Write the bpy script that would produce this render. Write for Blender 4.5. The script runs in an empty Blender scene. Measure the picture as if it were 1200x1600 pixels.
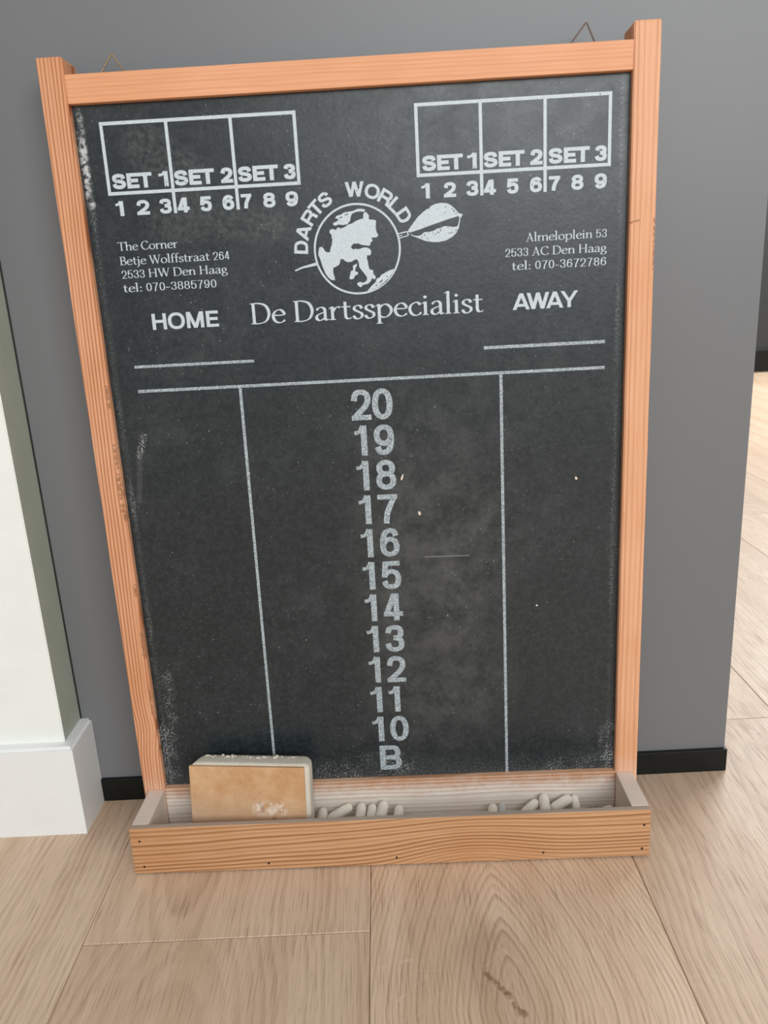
import bpy, bmesh, math, random
from mathutils import Matrix, Vector
from mathutils.geometry import tessellate_polygon
random.seed(4)
S = bpy.context.scene
COL = S.collection

# ------------------------------------------------------------------ camera
cam = bpy.data.cameras.new('camera')
cam_o = bpy.data.objects.new('camera', cam)
COL.objects.link(cam_o)
cam.sensor_width = 36.0
cam.lens = 1231.35 * 36.0 / 1600.0
cam.clip_start = 0.01
_y, _p, _r = -0.0066091, -0.2830603, -0.0532462
fwd = Vector((math.sin(_y) * math.cos(_p), math.cos(_y) * math.cos(_p), math.sin(_p)))
r0 = Vector((math.cos(_y), -math.sin(_y), 0)); u0 = r0.cross(fwd)
right = r0 * math.cos(_r) + u0 * math.sin(_r); up = -r0 * math.sin(_r) + u0 * math.cos(_r)
m = Matrix((right, up, -fwd)).transposed().to_4x4()
m.translation = Vector((0, -0.728489, 0.516108))
cam_o.matrix_world = m
cam.dof.use_dof = True
cam.dof.focus_distance = 0.76
cam.dof.aperture_fstop = 9.5
S.camera = cam_o

# ------------------------------------------------------------------ light
world = bpy.data.worlds.new('world'); S.world = world
world.use_nodes = True
bg = world.node_tree.nodes['Background']
bg.inputs['Color'].default_value = (0.965, 0.99, 1.0, 1)
bg.inputs['Strength'].default_value = 0.48

def area(name, loc, target, size, size_y, power, color=(1, 1, 1)):
    l = bpy.data.lights.new(name, 'AREA'); l.shape = 'RECTANGLE'
    l.size = size; l.size_y = size_y; l.energy = power; l.color = color
    o = bpy.data.objects.new(name, l); COL.objects.link(o)
    o.location = loc
    o.rotation_euler = (Vector(target) - Vector(loc)).to_track_quat('-Z', 'Y').to_euler()
    return o
area('window_light', (1.1, -3.2, 1.75), (0.2, 0.0, 1.1), 2.8, 1.5, 92, (0.95, 0.99, 1.0))
area('back_right_light', (2.1, 2.3, 1.6), (1.3, 1.6, 0.0), 1.6, 1.4, 75, (0.98, 1.0, 1.0))  # unseen light added to brighten the floor beyond the grey wall

S.view_settings.view_transform = 'Standard'
S.view_settings.look = 'None'
S.view_settings.exposure = 0.0
S.view_settings.gamma = 1.0
S.view_settings.use_curve_mapping = False

# ------------------------------------------------------------------ node helpers
def lin(r, g, b):
    f = lambda c: (c / 255 / 12.92) if c / 255 <= 0.04045 else ((c / 255 + 0.055) / 1.055) ** 2.4
    return (f(r), f(g), f(b), 1.0)

class NT:
    """small helper that writes shader node graphs"""
    def __init__(self, name, rough=0.5, spec=0.5):
        self.m = bpy.data.materials.new(name); self.m.use_nodes = True
        self.t = self.m.node_tree; self.b = self.t.nodes['Principled BSDF']
        self.b.inputs['Roughness'].default_value = rough
        self.b.inputs['Specular IOR Level'].default_value = spec
        tc = self.t.nodes.new('ShaderNodeTexCoord'); self.co = tc.outputs['Object']
        s = self.t.nodes.new('ShaderNodeSeparateXYZ'); self.t.links.new(self.co, s.inputs[0])
        self.x, self.y, self.z = s.outputs
    def put(self, node_in, v):
        if hasattr(v, 'is_linked') or isinstance(v, bpy.types.NodeSocket): self.t.links.new(v, node_in)
        else: node_in.default_value = v
    def M(self, op, *a, clamp=False):
        n = self.t.nodes.new('ShaderNodeMath'); n.operation = op; n.use_clamp = clamp
        for i, v in enumerate(a): self.put(n.inputs[i], v)
        return n.outputs[0]
    def add(self, a, b): return self.M('ADD', a, b)
    def sub(self, a, b): return self.M('SUBTRACT', a, b)
    def mul(self, a, b): return self.M('MULTIPLY', a, b)
    def smooth(self, v, a, b, lo=0.0, hi=1.0):
        n = self.t.nodes.new('ShaderNodeMapRange'); n.interpolation_type = 'SMOOTHSTEP'
        self.put(n.inputs['Value'], v)
        for k, q in (('From Min', a), ('From Max', b), ('To Min', lo), ('To Max', hi)): n.inputs[k].default_value = q
        return n.outputs['Result']
    def vec(self, x, y, z):
        n = self.t.nodes.new('ShaderNodeCombineXYZ')
        for i, v in enumerate((x, y, z)): self.put(n.inputs[i], v)
        return n.outputs[0]
    def scaled(self, sx, sy, sz, off=(0, 0, 0)):
        n = self.t.nodes.new('ShaderNodeMapping'); self.t.links.new(self.co, n.inputs['Vector'])
        n.inputs['Scale'].default_value = (sx, sy, sz); n.inputs['Location'].default_value = off
        return n.outputs[0]
    def noise(self, vec=None, scale=1.0, detail=2.0, rough=0.5, dist=0.0):
        n = self.t.nodes.new('ShaderNodeTexNoise')
        self.put(n.inputs['Vector'], self.co if vec is None else vec)
        n.inputs['Scale'].default_value = scale; n.inputs['Detail'].default_value = detail
        n.inputs['Roughness'].default_value = rough; n.inputs['Distortion'].default_value = dist
        return n.outputs['Fac']
    def ramp(self, v, stops):
        n = self.t.nodes.new('ShaderNodeValToRGB'); e = n.color_ramp.elements
        while len(e) < len(stops): e.new(0.5)
        for i, (p, c) in enumerate(stops): e[i].position = p; e[i].color = c if len(c) == 4 else (*c, 1)
        self.put(n.inputs[0], v); return n.outputs[0]
    def mix(self, f, a, b, mode='MIX'):
        n = self.t.nodes.new('ShaderNodeMix'); n.data_type = 'RGBA'; n.blend_type = mode
        self.put(n.inputs[0], f); self.put(n.inputs[6], a); self.put(n.inputs[7], b)
        return n.outputs[2]
    def seg(self, u, v, a, b, w):
        """soft 1..0 mask around the segment a-b in the u,v plane"""
        dx, dy = b[0] - a[0], b[1] - a[1]; L2 = dx * dx + dy * dy
        pu, pv = self.sub(u, a[0]), self.sub(v, a[1])
        t = self.M('DIVIDE', self.add(self.mul(pu, dx), self.mul(pv, dy)), L2, clamp=True)
        eu, ev = self.sub(pu, self.mul(t, dx)), self.sub(pv, self.mul(t, dy))
        d = self.M('SQRT', self.add(self.mul(eu, eu), self.mul(ev, ev)))
        return self.smooth(d, w * 0.3, w, 1.0, 0.0)
    def bump(self, h, strength=0.2, dist=0.001):
        n = self.t.nodes.new('ShaderNodeBump'); n.inputs['Strength'].default_value = strength
        n.inputs['Distance'].default_value = dist; self.put(n.inputs['Height'], h)
        self.t.links.new(n.outputs[0], self.b.inputs['Normal'])
    def color(self, c): self.put(self.b.inputs['Base Color'], c)
    def rough(self, r): self.put(self.b.inputs['Roughness'], r)

def plain(name, c, rough=0.5, spec=0.5, var=0.04, scale=60, metal=0.0, bump=0.0):
    n = NT(name, rough, spec)
    f = n.noise(scale=scale, detail=4)
    d = tuple(x * (1 - var) for x in c[:3]) + (1,); l = tuple(min(1, x * (1 + var)) for x in c[:3]) + (1,)
    n.color(n.ramp(f, [(0.3, d), (0.7, l)])); n.b.inputs['Metallic'].default_value = metal
    if bump: n.bump(f, bump)
    return n.m

def pine(name, along='x', base=(206, 146, 98), dark=(140, 82, 42), pink=(228, 160, 120), spacing=0.004, warp=0.6,
         line=0.8, swirl=None, dust=None, seed=0.0, thin=0.25, marks=()):
    """softwood: latewood lines along one local axis; optional cathedral swirl and chalk dust rising from the tray"""
    n = NT(name, 0.55, 0.35)
    if along == 'x': l, c = n.x, n.z; stretch = (4, 30, 30); fine = (25, 400, 900)
    else: l, c = n.z, n.x; stretch = (30, 30, 4); fine = (900, 400, 25)
    w = n.noise(n.scaled(*stretch, off=(seed, seed * 2, 0)), 1.0, 2, 0.5)
    f = n.M('DIVIDE', c, spacing)
    if swirl:
        s0, ss, hgt = swirl
        g = n.M('DIVIDE', n.sub(l, s0), ss); g = n.M('EXPONENT', n.mul(n.mul(g, g), -1.0))
        k = n.M('SUBTRACT', 1.0, n.mul(c, 17.0), clamp=True)
        f = n.sub(f, n.mul(n.mul(g, k), hgt / spacing))
        f = n.add(f, n.mul(l, -7.0))
    f = n.add(f, n.mul(n.sub(w, 0.5), warp * 6)); f = n.add(f, seed)
    fr = n.M('FRACT', f)
    ringvar = n.noise(n.vec(n.M('FLOOR', f), seed, 0.0), 3.7, 0)
    k = n.smooth(fr, thin, 0.86, 0, 1); k2 = n.smooth(fr, 0.9, 1.0, 1, 0)
    lines = n.mul(n.mul(k, k2), n.smooth(ringvar, 0.25, 0.65, 0.35, 1.0))
    fib = n.noise(n.scaled(*fine), 1.0, 3, 0.6)
    blotch = n.noise(n.scaled(9, 9, 9, off=(seed, 0, 0)), 1.0, 2)
    colr = n.mix(n.smooth(blotch, 0.3, 0.7), lin(*base), lin(*pink))
    colr = n.mix(n.mul(lines, line), colr, lin(*dark))
    colr = n.mix(n.smooth(fib, 0.35, 0.7, 0.0, 0.22), colr, lin(*dark))
    for a_, b_, w_ in marks: colr = n.mix(n.mul(n.mul(n.seg(n.x, n.z, a_, b_, w_), n.smooth(n.noise(scale=350, detail=2), 0.35, 0.55)), 0.8), colr, lin(150, 104, 74))
    if dust:
        v0, v1, amt, dc = dust
        dn = n.noise(scale=90, detail=5, rough=0.65); dn2 = n.noise(n.scaled(25, 60, 140), 1.0, 3, 0.6)
        mask = n.smooth(n.add(n.z, n.mul(n.sub(dn, 0.5), 0.02)), v0, v1, amt, 0.0)
        mask = n.mul(mask, n.smooth(dn2, 0.25, 0.6, 0.78, 1.0)); mask = n.mul(mask, n.sub(1.0, n.mul(lines, 0.42)))
        colr = n.mix(mask, colr, lin(*dc))
    n.color(colr)
    n.bump(n.add(n.mul(lines, 0.6), fib), 0.25, 0.0005)
    return n

def oak(name, x0, y0, ratio, seed, tint=1.0, ring=0.0065, knots=(), peak=False, wob=0.05, lnc=0.3, heart=None, flecks=()):
    n = NT(name, 0.42, 0.4)
    wx = n.noise(n.scaled(5, 2.2, 1, off=(seed, seed * 3, 0)), 1.0, 3, 0.55)
    X = n.add(n.sub(n.x, x0), n.mul(n.sub(wx, 0.5), wob)); Y = n.M('DIVIDE', n.sub(n.y, y0), ratio)
    e_ = 1.35 if peak else 2.0
    r = n.M('POWER', n.add(n.M('POWER', n.M('ABSOLUTE', X), e_), n.M('POWER', n.M('ABSOLUTE', Y), e_)), 1 / e_)
    f = n.add(n.M('DIVIDE', r, ring), n.mul(n.noise(n.scaled(60, 12, 1), 1.0, 2), 0.5))
    fr = n.M('FRACT', f)
    ln = n.mul(n.smooth(fr, 0.2, 0.85), n.smooth(fr, 0.88, 1.0, 1, 0))
    rv = n.noise(n.vec(n.M('FLOOR', f), seed, 0.0), 2.9, 0)
    ln = n.mul(ln, n.smooth(rv, 0.3, 0.65, 0.15, 1.0))
    pores = n.noise(n.scaled(850, 22, 1, off=(seed, 0, 0)), 1.0, 3, 0.65)
    broad = n.noise(n.scaled(26, 1.6, 1, off=(seed * 5, 0, 0)), 1.0, 3, 0.55)
    s = tint
    light = lin(220 * s, 193 * s, 167 * s); mid = lin(204 * s, 174 * s, 147 * s); dark = lin(140 * s, 110 * s, 84 * s)
    c = n.mix(n.smooth(broad, 0.3, 0.7), light, mid)
    c = n.mix(n.mul(n.mul(ln, n.smooth(pores, 0.3, 0.6, 0.5, 1.0)), lnc), c, dark)
    c = n.mix(n.smooth(pores, 0.50, 0.70, 0.0, 0.55), c, dark)
    fl = n.noise(n.scaled(14, 30, 1, off=(seed, 9, 0)), 1.0, 2, 0.4, 1.4)
    c = n.mix(n.smooth(n.M('ABSOLUTE', n.sub(fl, 0.5)), 0.0, 0.012, 0.16, 0.0), c, lin(222, 198, 172))
    if heart: c = n.mix(n.mul(n.seg(n.x, n.y, *heart), 0.34), c, dark)
    for (a, b, w) in flecks: c = n.mix(n.mul(n.mul(n.seg(n.x, n.y, a, b, w), n.smooth(n.noise(scale=120, detail=2), 0.4, 0.6)), 0.28), c, lin(232, 208, 184))
    for (a, b, w) in knots:
        c = n.mix(n.mul(n.mul(n.seg(n.x, n.y, a, b, w), n.smooth(n.noise(scale=300, detail=2), 0.3, 0.6, 0.3, 1.0)), 0.7), c, lin(120, 88, 64))
    n.color(c)
    n.bump(n.sub(n.mul(pores, -1.0), n.mul(ln, 0.4)), 0.18, 0.0004)
    n.rough(n.smooth(pores, 0.4, 0.7, 0.38, 0.52))
    return n.m

# ------------------------------------------------------------------ mesh helpers
def link(name, bm, mat=None, parent=None, smooth=False):
    me = bpy.data.meshes.new(name); bm.to_mesh(me); bm.free()
    o = bpy.data.objects.new(name, me); COL.objects.link(o)
    for q in (mat if isinstance(mat, (list, tuple)) else [mat]):
        if q: me.materials.append(q)
    if parent: o.parent = parent
    if smooth:
        for f in me.polygons: f.use_smooth = True
    return o
def tag(o, label=None, cat=None, group=None, kind=None):
    for k, v in (('label', label), ('category', cat), ('group', group), ('kind', kind)):
        if v: o[k] = v
    return o
def box(bm, x0, x1, y0, y1, z0, z1, bev=0.0, seg=2):
    vs = [bm.verts.new((x, y, z)) for x in (x0, x1) for y in (y0, y1) for z in (z0, z1)]
    F = [(0, 1, 3, 2), (4, 6, 7, 5), (0, 4, 5, 1), (2, 3, 7, 6), (0, 2, 6, 4), (1, 5, 7, 3)]
    fs = [bm.faces.new([vs[i] for i in f]) for f in F]
    if bev:
        es = {e for f in fs for e in f.edges}
        bmesh.ops.bevel(bm, geom=list(es), offset=bev, segments=seg, profile=0.6, affect='EDGES')
    return fs
def boxo(name, dims, mat, parent=None, bev=0.001, seg=2):
    bm = bmesh.new(); box(bm, *dims, bev=bev, seg=seg); bmesh.ops.recalc_face_normals(bm, faces=bm.faces)
    return link(name, bm, mat, parent)
def prism(bm, pts, z0, z1):
    lo = [bm.verts.new((x, y, z0)) for x, y in pts]; hi = [bm.verts.new((x, y, z1)) for x, y in pts]
    n = len(pts)
    bm.faces.new(lo[::-1]); top = bm.faces.new(hi)
    for i in range(n): bm.faces.new((lo[i], lo[(i + 1) % n], hi[(i + 1) % n], hi[i]))
    return top

# ------------------------------------------------------------------ setting
floor = bpy.data.objects.new('floor', None); COL.objects.link(floor); tag(floor, kind='structure')
sub = boxo('underlay', (-1.7, 2.6, -3.4, 3.3, -0.03, -0.0135), plain('underlay_grey', lin(70, 62, 54)), floor, 0)
PW, PX = 0.24, -0.033528
def plank(k, y0, y1, mat):
    x0, x1 = PX + k * PW, PX + (k + 1) * PW
    xc, yc = (x0 + x1) / 2, 0.0
    bm = bmesh.new(); g = 0.00022
    box(bm, x0 + g - xc, x1 - g - xc, y0 + g, y1 - g, -0.013, 0.0, 0.0006, 1)
    bmesh.ops.recalc_face_normals(bm, faces=bm.faces)
    o = link('plank', bm, mat, floor); o.location = (xc, 0, 0); return o
oak_mid = oak('oak_cathedral', -0.012, -0.275, 3.0, 1.0, 1.035, 0.0043, peak=True, wob=0.022, lnc=0.55, heart=((-0.022, -0.225), (-0.006, -0.31), 0.042), flecks=[((-0.118, -0.236), (-0.09, -0.228), 0.002), ((-0.09, -0.228), (-0.07, -0.232), 0.002), ((-0.11, -0.275), (-0.075, -0.243), 0.0018), ((-0.03, -0.238), (-0.014, -0.222), 0.0012), ((-0.014, -0.222), (0.006, -0.245), 0.0012), ((0.055, -0.232), (0.072, -0.205), 0.002)],
              knots=[((-0.030, -0.244), (-0.017, -0.262), 0.0032), ((-0.0155, -0.264), (-0.0148, -0.2645), 0.0045), ((-0.013, -0.272), (-0.009, -0.279), 0.003), ((-0.0072, -0.2795), (-0.007, -0.280), 0.0045)])
oaks = [oak('oak_a', 0.06, -0.5, 9.0, 3.3, 0.985, 0.007), oak('oak_b', -0.05, 0.4, 11.0, 7.1, 1.0, 0.006),
        oak('oak_c', 0.10, 1.4, 12.0, 11.7, 1.01, 0.008), oak('oak_d', -0.03, -0.62, 6.0, 17.9, 0.99, 0.0066)]
rnd = random.Random(11)
special = {0: [(-1.6, 0.62, oak_mid)], -1: [(-1.6, -0.1972, oaks[3]), (-0.1972, 1.35, oaks[1])],
           1: [(-1.6, 0.0943, oaks[0]), (0.0943, 1.5, oaks[2])], -2: [(-1.6, 0.3, oaks[1])], 2: [(-1.6, 0.72, oaks[1])]}
for k in range(-7, 11):
    rows = special.get(k, [])
    y = rows[-1][1] if rows else -1.6
    plank(k, -3.4, -1.6, oaks[(k + 1) % 4])
    i = 0
    for a, b, mt in rows: plank(k, a, b, mt)
    while y < 3.3:
        L = 1.5 if (i or rows) else rnd.uniform(0.4, 1.4)
        e = min(3.3, y + L); plank(k, y, e, oaks[(k * 3 + i) % 4]); y = e; i += 1

grey_wall = NT('grey_wall_paint', 0.42, 0.45)
gn = grey_wall.noise(scale=260, detail=3); gb = grey_wall.noise(scale=1.6, detail=2)
grey_wall.color(grey_wall.ramp(gb, [(0.3, lin(115, 116, 118)), (0.7, lin(119, 120, 122))]))
grey_wall.bump(gn, 0.05, 0.0006)
XR, XL = 0.34184, -0.33067
wc = boxo('wall_center', (-1.7, XR, 0.0, 0.09, 0.0, 2.5), grey_wall.m, None, 0.0006, 1)
tag(wc, kind='structure')
black = NT('black_lacquer', 0.38, 0.3)
black.color(black.ramp(black.noise(scale=120, detail=3), [(0.3, lin(12, 16, 14)), (0.7, lin(17, 21, 19))]))
bc = boxo('baseboard_center', (XL + 0.011, XR + 0.0016, -0.0042, 0.0942, 0.0, 0.0262), black.m, None, 0.0011, 2)
tag(bc, kind='structure')
boxo_t = boxo('trim_1', (XL - 0.001, XL + 0.0014, -0.0012, 0.0002, 0.09, 2.5), plain('black_sealant', lin(30, 34, 31), 0.6), None, 0.0003, 1)
tag(boxo_t, kind='structure')

white_p = NT('white_wall_paint', 0.7, 0.3)
white_p.color(white_p.ramp(white_p.noise(scale=25, detail=3), [(0.3, lin(238, 240, 234)), (0.7, lin(243, 245, 240))]))
white_p.bump(white_p.noise(scale=420, detail=3), 0.22, 0.0008)
sage_p = NT('sage_wall_paint', 0.7, 0.3)
sage_p.color(sage_p.ramp(sage_p.noise(scale=25, detail=3), [(0.3, lin(172, 178, 164)), (0.7, lin(178, 184, 170))]))
sage_p.bump(sage_p.noise(scale=420, detail=3), 0.22, 0.0008)
bm = bmesh.new(); fs = box(bm, -1.7, XL, -0.0432, 0.0, 0.0, 2.5)
bmesh.ops.recalc_face_normals(bm, faces=bm.faces)
for f in bm.faces: f.material_index = 1 if f.normal.x > 0.5 else 0
edge = [e for e in bm.edges if all(abs(v.co.x - XL) < 1e-6 and abs(v.co.y + 0.0432) < 1e-6 for v in e.verts)]
bmesh.ops.bevel(bm, geom=edge, offset=0.0008, segments=2, affect='EDGES')
wl = link('wall_left', bm, [white_p.m, sage_p.m]); tag(wl, kind='structure')
skirt = plain('white_skirting_lacquer', lin(238, 238, 236), 0.45, 0.45, 0.015, 30, bump=0.05)
bm = bmesh.new()
xs, ys, hs = -0.3195, -0.0553, 0.0985
top = prism(bm, [(-1.7, ys), (xs, ys), (xs, -0.0006), (XL, -0.0006), (XL, -0.0432), (-1.7, -0.0432)], 0, hs)
bmesh.ops.recalc_face_normals(bm, faces=bm.faces)
es = [e for e in bm.edges if all(v.co.z > hs - 1e-6 for v in e.verts) and
      (all(abs(v.co.y - ys) < 1e-6 for v in e.verts) or all(abs(v.co.x - xs) < 1e-6 for v in e.verts))]
bmesh.ops.bevel(bm, geom=es, offset=0.0028, segments=3, affect='EDGES')
bl = link('baseboard_left', bm, skirt); tag(bl, kind='structure')
# the wall of the room behind, seen past the end of the grey one
far_grey = plain('shaded_grey_wall_paint', lin(50, 52, 51), 0.5, 0.4, 0.02, 3)  # the far wall's shade is put into this darker grey
tag(boxo('wall_back', (-1.7, 2.6, 3.168, 3.3, 0, 2.5), far_grey, None, 0, 1), kind='structure')
tag(boxo('baseboard_back', (-1.7, 2.6, 3.15, 3.168, 0, 0.108), black.m, None, 0.002, 1), kind='structure')

# ------------------------------------------------------------------ scoreboard (local x = width, -y = towards the viewer, z = height)
sb = bpy.data.objects.new('scoreboard', None); COL.objects.link(sb)
U = Vector((0.999810, -0.019369, 0.001666)); 
_t, _s, _b = 0.0238545, -0.0194111, 0.0016658
U0 = Vector((math.cos(_s), math.sin(_s), 0)); N0 = Vector((math.sin(_s), -math.cos(_s), 0)); Z = Vector((0, 0, 1))
V0 = Z * math.cos(_t) - N0 * math.sin(_t); N = N0 * math.cos(_t) + Z * math.sin(_t)
U = U0 * math.cos(_b) + V0 * math.sin(_b); V = -U0 * math.sin(_b) + V0 * math.cos(_b)
MB = Matrix((U, -N, V)).transposed().to_4x4(); MB.translation = Vector((-0.013971, -0.062973, 0.0))
sb.matrix_world = MB
tag(sb, 'orange pine framed darts chalk scoreboard with a chalk tray, leaning on the grey wall', 'scoreboard')

pine_post_l = pine('pine_post_left', 'z', (220, 156, 114), (158, 92, 52), (232, 174, 136), 0.0030, 0.45, 0.9, (0.115, 0.022, 0.0032), (0.035, 0.07, 0.5, (222, 196, 176)), 2.3, 0.5, [((-0.2222, 0.443), (-0.2222, 0.425), 0.0016), ((-0.2225, 0.392), (-0.2222, 0.372), 0.0018), ((-0.2232, 0.365), (-0.2222, 0.345), 0.0030), ((-0.2228, 0.338), (-0.2222, 0.325), 0.0026), ((-0.2222, 0.262), (-0.2222, 0.252), 0.0018), ((-0.2222, 0.214), (-0.2222, 0.19), 0.002), ((-0.2222, 0.16), (-0.2222, 0.13), 0.0015)]).m
pine_post_r = pine('pine_post_right', 'z', (230, 168, 126), (176, 114, 72), (238, 180, 142), 0.0046, 0.25, 0.55, None, (0.035, 0.075, 0.6, (226, 200, 180)), 5.1, 0.45, [((0.2405, 0.555), (0.2408, 0.515), 0.0014), ((0.2215, 0.552), (0.228, 0.5535), 0.0012)]).m
pine_rail = pine('pine_top_rail', 'x', (232, 165, 122), (196, 130, 86), (238, 174, 134), 0.0030, 0.35, 0.38, None, None, 8.2).m
pine_low = pine('pine_bottom_rail', 'x', (214, 160, 122), (150, 96, 60), (222, 176, 142), 0.0042, 0.5, 0.75, None, (0.030, 0.052, 0.94, (236, 230, 222)), 3.7).m
pine_front = pine('pine_tray_front', 'x', (204, 152, 108), (140, 90, 50), (212, 164, 122), 0.0043, 0.35, 0.85, (0.075, 0.06, 0.018), None, 1.2).m
dusty = pine('pine_tray_side', 'x', (205, 180, 160), (165, 135, 112), (210, 186, 168), 0.004, 0.3, 0.25, None, (0.08, 0.12, 0.8, (230, 216, 204)), 6.4).m
edge_dust = pine('pine_tray_front_edge', 'x', (176, 156, 140), (120, 98, 82), (186, 168, 154), 0.0012, 0.3, 0.5, None, None, 6.9).m

UP, UO, VT = 0.2207, 0.2413, 0.6980
for s, mt in ((-1, pine_post_l), (1, pine_post_r)):
    bm = bmesh.new(); a, b = sorted((s * UP, s * UO))
    box(bm, a, b, 0.0, 0.0294, 0.0, VT)
    bmesh.ops.recalc_face_normals(bm, faces=bm.faces)
    bmesh.ops.subdivide_edges(bm, edges=[e for e in bm.edges if abs(e.verts[0].co.z - e.verts[1].co.z) > 0.5], cuts=24)
    tops = [e for e in bm.edges if all(v.co.z > VT - 1e-5 for v in e.verts)]
    bmesh.ops.bevel(bm, geom=tops, offset=0.0024, segments=2, profile=0.5, affect='EDGES')
    longs = [e for e in bm.edges if abs(e.verts[0].co.z - e.verts[1].co.z) > 0.01]
    bmesh.ops.bevel(bm, geom=longs, offset=0.0009, segments=2, affect='EDGES')
    r = random.Random(5 + s)
    for v in bm.verts:
        v.co.x += r.uniform(-1, 1) * 0.00015
    link('post', bm, mt, sb)
boxo('top_rail', (-UP, UP, 0.0006, 0.0215, 0.6637, 0.6848), pine_rail, sb, 0.0008)
boxo('bottom_rail', (-UP, UP, 0.0002, 0.0275, 0.0, 0.0490), pine_low, sb, 0.0008)

# the black panel
PN = 0.0069
bb = NT('blackboard_paint', 0.40, 0.5)
u, v = bb.x, bb.z
n1 = bb.noise(scale=9, detail=4, rough=0.6); n2 = bb.noise(scale=45, detail=5, rough=0.7); n3 = bb.noise(scale=620, detail=2)
n4 = bb.noise(bb.scaled(560, 1, 560), 1.0, 3, 0.6); n5 = bb.noise(scale=240, detail=4, rough=0.7)
smud = bb.mul(bb.smooth(n1, 0.42, 0.75), bb.smooth(n2, 0.35, 0.75))
c = bb.mix(bb.smooth(n5, 0.35, 0.68, 0.0, 0.055), lin(27, 35, 38), lin(140, 144, 146))
c = bb.mix(bb.mul(smud, 0.10), c, lin(150, 152, 152))
mid = bb.mul(bb.smooth(bb.M('ABSOLUTE', bb.sub(u, 0.05)), 0.03, 0.09, 1, 0), bb.smooth(bb.M('ABSOLUTE', bb.sub(v, 0.235)), 0.07, 0.22, 1, 0))
c = bb.mix(bb.mul(bb.mul(mid, bb.smooth(n2, 0.3, 0.7)), 0.11), c, lin(170, 166, 162))
low = bb.smooth(bb.add(v, bb.mul(bb.sub(n2, 0.5), 0.05)), 0.050, 0.078, 1, 0)
speck = bb.smooth(n3, 0.71, 0.76); dust = bb.smooth(n4, 0.64, 0.72)
c = bb.mix(bb.mul(low, bb.smooth(n4, 0.42, 0.68, 0.02, 0.16)), c, lin(176, 180, 180))
for eu, w_, amt in ((-0.2155, 0.0036, 0.30), (0.2145, 0.0030, 0.16)):
    e_ = bb.smooth(bb.M('ABSOLUTE', bb.sub(bb.add(u, bb.mul(bb.sub(n5, 0.5), 0.006)), eu)), 0.0, w_, 1, 0)
    zz = bb.smooth(bb.noise(scale=11, detail=2), 0.42, 0.62, 0.25, 1.0)
    c = bb.mix(bb.mul(bb.mul(bb.mul(e_, bb.smooth(n4, 0.42, 0.6)), zz), amt), c, lin(200, 205, 208))
c = bb.mix(bb.mul(bb.mul(bb.seg(u, v, (-0.2165, 0.655), (-0.2155, 0.590), 0.0045), bb.mul(bb.smooth(n5, 0.42, 0.58), bb.smooth(n2, 0.36, 0.55))), 0.85), c, lin(215, 218, 220))
for a_, b_, w_ in (((0.170, 0.046), (0.22, 0.050), 0.022), ((0.214, 0.05), (0.216, 0.09), 0.014), ((-0.215, 0.05), (-0.213, 0.11), 0.014), ((-0.205, 0.12), (-0.207, 0.17), 0.008), ((-0.06, 0.055), (0.01, 0.062), 0.02)):
    c = bb.mix(bb.mul(bb.mul(bb.seg(u, v, a_, b_, w_), bb.mul(bb.smooth(n4, 0.48, 0.62), bb.smooth(n2, 0.42, 0.62))), 0.42), c, lin(205, 208, 208))
zone = bb.smooth(bb.noise(scale=14, detail=2), 0.42, 0.66, 0.12, 1.0)
c = bb.mix(bb.mul(bb.mul(dust, zone), 0.34), c, lin(190, 192, 190))
c = bb.mix(bb.mul(speck, bb.smooth(n1, 0.4, 0.6, 0.15, 0.6)), c, lin(200, 202, 200))
scr = bb.mul(bb.seg(u, v, (-0.1976, 0.398), (-0.2035, 0.381), 0.0042), bb.smooth(n4, 0.45, 0.65))
c = bb.mix(bb.mul(scr, 0.7), c, lin(180, 182, 180))
c = bb.mix(bb.mul(bb.seg(u, v, (-0.204, 0.379), (-0.209, 0.34), 0.0035), 0.07), c, lin(180, 182, 180))
c = bb.mix(bb.mul(bb.seg(u, v, (0.045, 0.2745), (0.085, 0.274), 0.0006), 0.4), c, lin(180, 182, 180))
c = bb.mix(bb.mul(bb.mul(bb.seg(u, v, (-0.165, 0.632), (-0.135, 0.605), 0.026), bb.smooth(n5, 0.3, 0.7)), 0.07), c, lin(200, 200, 190))
c = bb.mix(bb.mul(bb.mul(bb.seg(u, v, (-0.16, 0.572), (-0.07, 0.567), 0.02), bb.smooth(n5, 0.3, 0.7)), 0.06), c, lin(200, 200, 190))
for a, b_, w in (((0.062, 0.635), (0.090, 0.6475), 0.0034), ((0.090, 0.6475), (0.1035, 0.6525), 0.0022), ((0.0345, 0.606), (0.0405, 0.6275), 0.0034), ((0.042, 0.632), (0.048, 0.634), 0.002), ((-0.020, 0.584), (0.01, 0.5915), 0.0024)):
    c = bb.mix(bb.mul(bb.mul(bb.seg(u, v, a, b_, w), bb.smooth(n4, 0.3, 0.55, 0.35, 1.0)), 0.9), c, lin(14, 15, 18))
bb.color(c)
bb.rough(bb.smooth(n2, 0.3, 0.7, 0.30, 0.40))
bb.bump(bb.noise(scale=330, detail=3, rough=0.6), 0.16, 0.0006)
panel = boxo('writing_panel', (-UP, UP, PN, PN + 0.0045, 0.046, 0.6660), bb.m, sb, 0)

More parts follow.
